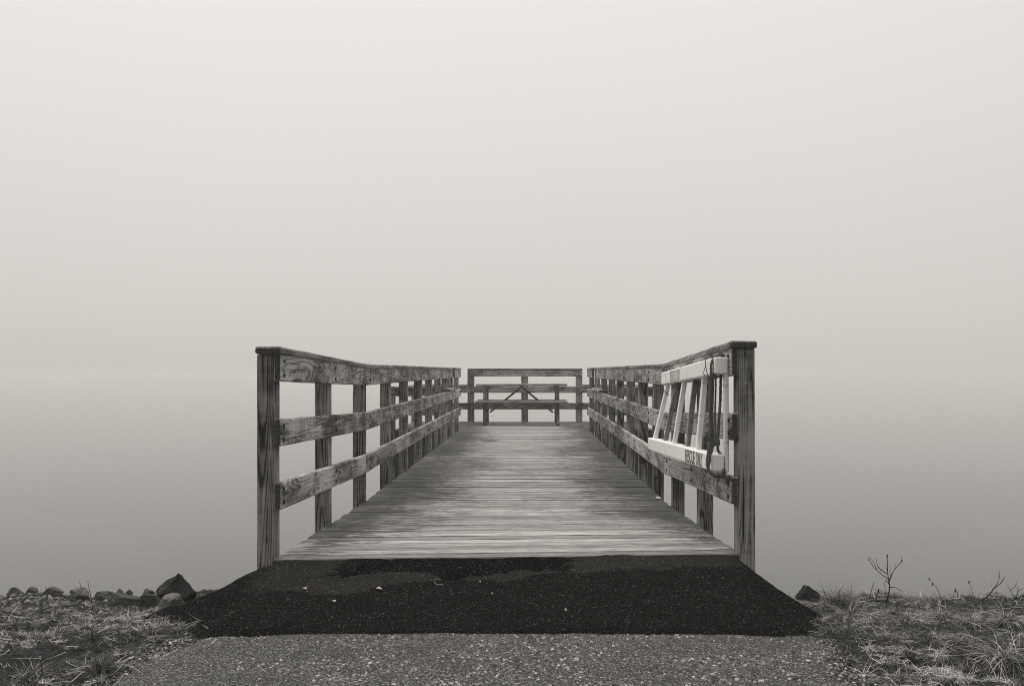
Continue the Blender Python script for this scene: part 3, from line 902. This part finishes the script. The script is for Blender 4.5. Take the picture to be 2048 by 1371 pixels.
def litter_points(n, x0, x1, d0, d1, pedge=.05):
    P_ = []
    while len(P_) < n:
        x, D = R.uniform(x0, x1), R.uniform(d0, d1)
        if in_apron(x, D): continue
        if D < 4.85 and path_edge(D, -1) + R.uniform(-.02, 1) * pedge < x < path_edge(D, 1) - R.uniform(-.02, 1) * pedge: continue
        if x < -1.2 and D > 5.75 + .25 * mn.noise(Vector((x * 3, D * 3, 5))) and R.random() < .93: continue
        cl = mn.noise(Vector((x * 2.2, D * 2.2, 7)))
        if R.random() > .78 + .8 * cl: continue
        P_.append((x, D, land(x, D) + ZC))
    return np.array(P_)
for sgn, (xa, xb), nc in ((-1, (-4.0, -1.15), 3300), (1, (1.0, 3.8), 3300)):
    cpt = litter_points(nc, xa, xb, 3.2, 6.9, .22)
    k = NP.integers(22, 60, nc); n = int(k.sum())
    idx = np.repeat(np.arange(nc), k)
    tone = np.clip(.37 + .27 * NP.normal(0, 1, nc) + .55 * np.array([mn.noise(Vector((p[0] * 1.6, p[1] * 1.6, 2))) for p in cpt]), 0, .9)
    size = (.03 + .075 * NP.random(nc) ** 1.6) * (.75 if sgn < 0 else 1.0)
    upc = NP.uniform(.0, .75, nc); azc = NP.uniform(0, 2 * math.pi, nc); fan = NP.uniform(.5, 2.2, nc)
    root = cpt[idx] + np.stack([NP.normal(0, .012, n), NP.normal(0, .012, n), np.full(n, .003)], 1)
    Vv, Ff, Rr = blades(root, azc[idx] + NP.normal(0, 1, n) * fan[idx], size[idx] * NP.uniform(.4, 1.15, n), np.clip(upc[idx] + NP.normal(0, .18, n), -.05, .97), NP.uniform(0, .8, n),
                        NP.uniform(.0012, .0028, n), np.clip(tone[idx] + NP.normal(0, .24, n), 0, 1), 3, NP.normal(0, .2, n))
    o = np_mesh('dry_grass', Vv, Ff, Rr, M['grass'])
    tag(o, 'matted dry grass and straw on the shore left of the path' if sgn < 0 else 'matted dry grass and straw on the shore right of the path', 'grass', kind='stuff')
n = 3600
pts = np.array([(x_, d_, land(x_, d_) + ZC) for x_, d_ in zip(NP.uniform(-4.3, -1.5, n), 5.4 + 1.4 * NP.random(n) ** .8) if not in_apron(x_, d_)])
tag(chips('shingle', pts, .005 + .015 * NP.random(len(pts)) ** 3, np.clip(NP.normal(.5, .25, len(pts)), 0, .92), M['chip']), 'grey and pale shingle between the rocks on the left shore', 'shingle', kind='stuff')
# loose straw lying on top
for sgn, (xa, xb), n in ((-1, (-4.2, -1.25), 1100), (1, (1.1, 4.0), 900)):
    pts = litter_points(n, xa, xb, 3.3, 6.6, .25); pts[:, 2] += NP.uniform(.01, .05, n)
    Vv, Ff, Rr = blades(pts, NP.uniform(0, 2 * math.pi, n), NP.uniform(.03, .12, n), NP.uniform(-.1, .3, n), NP.uniform(0, .2, n), NP.uniform(.0016, .0034, n), NP.uniform(.6, 1.0, n), 4, NP.normal(0, .3, n))
    o = np_mesh('straw_litter', Vv, Ff, Rr, M['grass'])
    tag(o, 'pale broken straw lying over the left-hand grass' if sgn < 0 else 'pale broken straw lying over the right-hand grass', 'straw', kind='stuff')

def tuft(X, Y, n, L, lab, lean=None, spread=1.0, pale=.55, droop=.5, up=(.45, .98)):
    c = ground_point(X, Y); n = int(n * 1.6); L *= .86; pale -= .08
    rad = L * .30
    root = np.stack([NP.normal(0, rad * .45, n), NP.normal(0, rad * .45, n), np.zeros(n)], 1)
    az = NP.uniform(0, 2 * math.pi, n)
    if lean is not None: az = np.where(NP.random(n) < .6, NP.normal(lean, .6, n), az)
    l = L * NP.uniform(.45, 1.1, n)
    Vv, Ff, Rr = blades(root, az, l, NP.uniform(up[0], up[1], n), NP.uniform(.2, 1.0, n) * droop * 1.3, NP.uniform(.0015, .0030, n), np.clip(NP.normal(pale, .27, n), 0, 1), 6, NP.normal(0, .12, n))
    o = np_mesh('grass_tuft', Vv, Ff, Rr, M['tuft']); o.location = c
    return tag(o, lab, 'grass tuft', 'grass tufts on the shore')
tuft(1678, 1212, 330, .24, 'tall pale tuft right behind the right flank of the asphalt', pale=.6)
tuft(1640, 1208, 200, .20, 'straw tuft lying over the right flank of the asphalt', lean=math.pi, pale=.75, up=(.1, .5))
tuft(1706, 1238, 230, .20, 'drooping tuft in front of the tall pale tuft', droop=.9)
tuft(1805, 1240, 260, .21, 'fan-shaped tuft below the bare sapling', droop=1.0, pale=.62, up=(.2, .8))
tuft(1881, 1242, 220, .20, 'tuft between the fan-shaped one and the fallen branch', droop=.8, pale=.6)
tuft(1845, 1222, 160, .15, 'short tuft just right of the bare sapling', droop=.6, pale=.5)
tuft(1940, 1252, 200, .18, 'tuft in front of the fallen bare branch', droop=.8)
tuft(2015, 1246, 220, .19, 'tuft at the right edge of the photo beneath the bare branch', droop=.8, pale=.6)
tuft(1924, 1292, 220, .17, 'tuft left of the largest drooping tuft', droop=.8, pale=.45)
tuft(2005, 1318, 420, .27, 'largest tuft, long drooping blades near the right bottom corner', droop=1.05, pale=.6, up=(.25, .9))
tuft(1780, 1290, 120, .12, 'small dark tuft on the verge right of the path', droop=.6, pale=.3)
tuft(203, 1346, 260, .15, 'dark tuft at the left edge of the path', droop=.6, pale=.22)
tuft(60, 1362, 160, .16, 'pale tuft in the bottom left corner', droop=.7, pale=.5)
tuft(330, 1232, 150, .13, 'straw tuft against the left flank of the asphalt', droop=.8, pale=.7, up=(.15, .7))
tuft(225, 1200, 90, .11, 'sparse tuft in front of the slanting slab', droop=.5, pale=.5)
tuft(110, 1230, 130, .13, 'low tuft in the middle of the left-hand grass', droop=.9, pale=.5, up=(.15, .6))

# ------------------------------------------------------------------ stems and bare branches
def stem(name, crop, lines, base, D, lab, cat, r=.004, mat='twig', group=None, buds=()):
    m = MB(); B = None
    for li, (ln, k) in enumerate(lines):
        pts = []
        for i, (a, b) in enumerate(ln):
            x, y, _, _ = crop(a, b, a, b)
            dd = D + (0 if li == 0 else .05 * math.sin(li * 2.4) * i)
            pts.append(px(x, y, dd))
        if li == 0:
            B = pts[0]
            pts.insert(0, Vector((B.x, B.y, B.z - .05)))
        m.tube(pts, r * k * .8, 6, .35, 4, wob=.12)
    for (a, b, q) in buds:
        x, y, _, _ = crop(a, b, a, b); c = px(x, y, D)
        m.tube([c + Vector((0, 0, -q)), c, c + Vector((0, 0, q))], q * .55, 6, .5, 2)
    o = m.build(name, M[mat], None, B, True)
    return tag(o, lab, cat, group)
stem('bare_sapling', c7, [([(965, 500), (985, 400), (988, 350), (975, 260), (970, 110)], 1.5), ([(978, 300), (930, 270), (870, 215), (840, 170), (830, 130)], .9), ([(968, 262), (905, 215), (890, 180), (885, 140)], .8),
     ([(985, 330), (1010, 260), (1040, 215), (1085, 160), (1078, 120)], .9), ([(985, 345), (960, 310), (950, 360), (965, 400)], .7), ([(987, 370), (1030, 370), (1080, 395), (1130, 445)], .8), ([(975, 250), (960, 200), (965, 130)], .6),
     ([(1030, 225), (1040, 180)], .5), ([(890, 230), (850, 150), (822, 122)], .5), ([(980, 330), (998, 270), (990, 200)], .5), ([(915, 255), (912, 205)], .4), ([(1060, 190), (1095, 165)], .4)], None, 6.0,
     'small bare forked sapling standing dark against the water', 'sapling', .0038, buds=[(825, 150, .006), (1085, 158, .007), (970, 118, .008)])
stem('bare_branch', c7, [([(1660, 515), (1760, 440), (1810, 380), (1870, 330), (1897, 285)], 1.4), ([(1810, 380), (1850, 310), (1855, 235)], .7), ([(1835, 395), (1832, 440), (1800, 490), (1740, 520)], .8), ([(1760, 440), (1700, 480), (1600, 470)], .6),
     ([(1790, 410), (1860, 415)], .5), ([(1850, 300), (1838, 262)], .4), ([(1800, 390), (1790, 330)], .4), ([(1870, 330), (1880, 300)], .4)], None, 6.1, 'fallen bare branch with upturned twigs on the right shore', 'branch', .004, group='bare branches on the right shore')
stem('bare_branch', c7, [([(1780, 535), (1860, 495), (1930, 475), (1990, 460), (2060, 420)], 1.3), ([(1990, 460), (1950, 410), (1915, 350)], .8), ([(1985, 455), (2000, 380), (1960, 345)], .7), ([(1940, 395), (1985, 350), (1990, 320)], .6), ([(2000, 400), (2050, 370)], .6), ([(2015, 440), (2055, 440)], .5)], None, 6.0,
     'tangled bare branch at the right edge of the photo', 'branch', .004, group='bare branches on the right shore')
stem('dead_stem', c7, [([(1400, 505), (1385, 430), (1350, 360), (1298, 298)], 1)], None, 6.2, 'curved dead stem leaning left between sapling and branch', 'stem', .0032, buds=[(1326, 342, .008), (1300, 300, .007)])
stem('dead_stem', c7, [([(1527, 500), (1525, 420), (1505, 385)], 1)], None, 6.2, 'short dead stem with a bud, left of the fallen branch', 'stem', .003, buds=[(1507, 392, .011)])
stem('dead_stem', c7, [([(1665, 490), (1640, 400), (1613, 318)], 1), ([(1645, 420), (1662, 395)], .5)], None, 6.2, 'straight dead stem leaning left out of the fallen branch', 'stem', .003, buds=[(1614, 325, .008)])
stem('dead_stem', c7, [([(700, 590), (745, 530), (820, 460), (850, 380), (865, 322)], 1.2), ([(820, 460), (870, 415)], .6)], None, 5.6, 'slanting dark stem growing out of the drooping tuft', 'stem', .0035)
stem('dead_stem', c7, [([(915, 560), (900, 500), (885, 440), (903, 390)], 1)], None, 5.7, 'short dark stem with a thick tip left of the sapling', 'stem', .003, buds=[(902, 396, .010)])
stem('straw_stalk', c7, [([(1520, 610), (1600, 590), (1750, 555), (1900, 535), (2060, 522)], 1)], None, 5.6, 'long pale straw stalk lying across the right-hand grass', 'straw stalk', .004, 'straw')
stem('straw_stalk', c7, [([(1545, 650), (1620, 660), (1740, 680)], 1)], None, 5.3, 'short pale stalk lying under the long straw stalk', 'straw stalk', .003, 'straw')
stem('straw_stalk', c7, [([(640, 860), (700, 800), (745, 750)], 1)], None, 4.75, 'pale stalk slanting on the verge right of the path', 'straw stalk', .003, 'straw')
stem('dead_stem', c6, [([(775, 650), (735, 480), (710, 340), (690, 238)], 1.1), ([(712, 350), (722, 320)], .5)], None, 5.3, 'taller right-hand one of the two upright dark stems on the left shore', 'stem', .0034)
stem('dead_stem', c6, [([(670, 500), (650, 380), (627, 240)], 1)], None, 5.6, 'left-hand one of the two upright dark stems on the left shore', 'stem', .0034)
stem('dead_stem', c6, [([(395, 530), (378, 400), (380, 340), (395, 270)], .8), ([(372, 310), (352, 280)], .9)], None, 5.5, 'thin dark forked stem before the broad grey stone', 'stem', .003)
stem('dead_stem', c6, [([(880, 560), (850, 460), (845, 410)], .8)], None, 5.4, 'short dark stem in front of the slanting slab', 'stem', .003)
stem('straw_stalk', c6, [([(780, 745), (640, 640), (545, 555), (510, 455)], 1.2)], None, 4.85, 'long pale bent stalk leaning left in the left-hand grass', 'straw stalk', .0034, 'straw')
stem('dead_stem', c6, [([(870, 835), (850, 780), (780, 670), (675, 588)], 1.1)], None, 4.6, 'dark stalk leaning left beside the long pale bent stalk', 'stem', .0034)
stem('dead_stem', c6, [([(270, 1067), (330, 970), (315, 860)], 1.2)], None, 4.05, 'thick dark stem near the bottom left corner', 'stem', .0036)
stem('straw_stalk', c6, [([(305, 385), (318, 340), (328, 290)], 1)], None, 6.0, 'short upright straw between two grey stones', 'straw stalk', .004, 'straw')
stem('straw_stalk', c6, [([(165, 445), (150, 400), (128, 370)], 1)], None, 5.6, 'short straw standing in front of the peaked grey stone', 'straw stalk', .004, 'straw')
stem('straw_stalk', c6, [([(425, 435), (450, 405), (475, 380)], 1)], None, 5.6, 'short straw slanting before the broad grey stone', 'straw stalk', .004, 'straw')
stem('straw_stalk', c6, [([(1045, 510), (1100, 490), (1190, 465)], 1.3)], None, 5.3, 'pale split stalk lying before the pointed boulder', 'straw stalk', .004, 'straw')
stem('straw_stalk', c6, [([(1170, 555), (1220, 500), (1228, 530)], 1), ([(1225, 535), (1170, 550)], .9)], None, 5.0, 'pale stalk folded to a triangle on the left shore', 'straw stalk', .003, 'straw')
stem('straw_stalk', c6, [([(1380, 590), (1470, 550), (1565, 508)], 1)], None, 5.0, 'dark thin stalk lying over the left flank of the asphalt', 'straw stalk', .003, 'twig')
stem('straw_stalk', c6, [([(820, 670), (880, 620), (917, 588)], 1)], None, 4.75, 'short pale stalk pointing at the pale split stalk', 'straw stalk', .003, 'straw')

# ------------------------------------------------------------------ small litter on asphalt and planks
def on_apron(X, Y):
    D = 4.7
    while D < 5.6:
        x = (X - CX) * D / FPX
        if (CY - Y) * D / FPX <= apron_z(x, D): break
        D += .004
    return Vector((x, D, apron_z(x, D) + ZC))
def flake(name, X, Y, a, b, rot, lab, cat):
    c = on_apron(X, Y) + Vector((0, 0, .004)); n = 10; m = MB()
    V = []
    for i in range(n):
        th = 2 * math.pi * i / n; rr = 1 + R.uniform(-.15, .15)
        u, v_ = .8 * a * math.cos(th) * rr, .9 * b * math.sin(th) * rr
        V.append(c + Vector((u * math.cos(rot) - v_ * math.sin(rot), u * math.sin(rot) + v_ * math.cos(rot), .003 * math.sin(th * 2))))
    V += [v + (c - v) * .35 + Vector((0, 0, .004)) for v in V[:n]]
    F = [(i, (i + 1) % n, n + (i + 1) % n, n + i) for i in range(n)] + [tuple(range(n, 2 * n)), tuple(range(n - 1, -1, -1))]
    m.add(V, F); o = m.build(name, M['shell'], None, c); return tag(o, lab, cat, 'pale litter on the asphalt')
flake('dry_leaf', 757.5, 1178, .018, .020, .5, 'largest pale dry leaf on the dark asphalt, slightly folded', 'leaf')
flake('dry_leaf', 609.5, 1178, .013, .015, .1, 'pale dry leaf on the asphalt nearest the left post', 'leaf')
flake('dry_leaf', 668, 1203, .012, .010, -.2, 'thin pale leaf on the asphalt below the two larger leaves', 'leaf')
flake('pebble', 960, 1164, .006, .008, 0, 'white pebble on the asphalt under the middle of the planks', 'pebble')
flake('pebble', 984, 1188, .006, .008, .4, 'pale pebble just below the white pebble on the asphalt', 'pebble')
flake('dry_leaf', 1131, 1221, .006, .022, 0, 'narrow pale leaf low on the asphalt right of centre', 'leaf')
m = MB(); c = on_apron(873, 1170) + Vector((0, 0, .008))
m.tube([c + Vector((x, y, z)) for x, y, z in ((.015, .06, .01), (-.005, .045, .015), (-.012, .0, .012), (-.002, -.04, .01), (.015, -.055, .008), (.032, -.03, .006))], .0010, 5, 1, 5)
tag(m.build('straw_curl', M['straw'], None, c), 'curl of pale straw on the asphalt left of centre', 'straw')
c = P(.78, 0, 0); D = 8.95; m = MB()
cz = px(1316, 996.5, 2145 * 1.05 / 254.5); m.add(*[[cz + Vector(q) for q in ((-.02, -.03, .004), (.02, -.02, .004), (.025, .03, .006), (-.015, .03, .006), (-.01, 0, .02), (.012, .005, .018))], [(0, 1, 5, 4), (1, 2, 5), (2, 3, 4, 5), (3, 0, 4), (3, 2, 1, 0)]])
tag(m.build('shell_fragment', M['shell'], None, cz), 'white shell fragment on the planks near the right railing', 'shell')

# stone chips standing proud of the chip-seal, and grit on the hump
n = 26000
D = NP.uniform(3.5, 4.70, n); x = NP.uniform(-1.68, 1.33, n)
pts = np.stack([x, D, np.full(n, 0.0)], 1); t = (x + .1) / 1.37
pts[:, 2] = -.02 * np.clip(t, -1, 1) ** 4 - .001
tag(chips('loose_gravel', pts, (.0022 + .0075 * NP.random(n) ** 2.2), np.clip(NP.normal(.55, .27, n), 0, 1), M['chip']), 'pale stone chips set in the old path', 'gravel', kind='stuff')
pp = []
while len(pp) < 4200:
    x_, d_ = R.uniform(-1.8, 1.5), R.uniform(4.72, 5.55)
    if in_apron(x_, d_): pp.append((x_, d_, apron_z(x_, d_) + ZC))
pp = np.array(pp)
tag(chips('grit', pp, NP.uniform(.0010, .0030, len(pp)), NP.random(len(pp)) ** 2, M['grit']), 'pale grit scattered on the dark asphalt', 'grit', kind='stuff')

# ------------------------------------------------------------------ the fog over the water
hz = bpy.data.materials.new('haze_volume'); hz.use_nodes = True
t = hz.node_tree; t.nodes.clear()
o_ = t.nodes.new('ShaderNodeOutputMaterial'); pv = t.nodes.new('ShaderNodeVolumePrincipled')
pv.inputs['Color'].default_value = (.958, .940, .910, 1); pv.inputs['Density'].default_value = .0030; pv.inputs['Anisotropy'].default_value = 0.2
t.links.new(pv.outputs[0], o_.inputs['Volume'])
bm = bmesh.new(); bmesh.ops.create_cube(bm, size=1)
H0, H1 = ZC - 4.7, ZC + .55
for v in bm.verts: v.co = Vector((v.co.x * 2 * (FAR + 20), v.co.y * 2 * (FAR + 20), H0 + (v.co.z + .5) * (H1 - H0)))
me = bpy.data.meshes.new('haze'); bm.to_mesh(me); bm.free(); me.materials.append(hz)
ho = bpy.data.objects.new('haze', me); COL.objects.link(ho); tag(ho, kind='stuff')
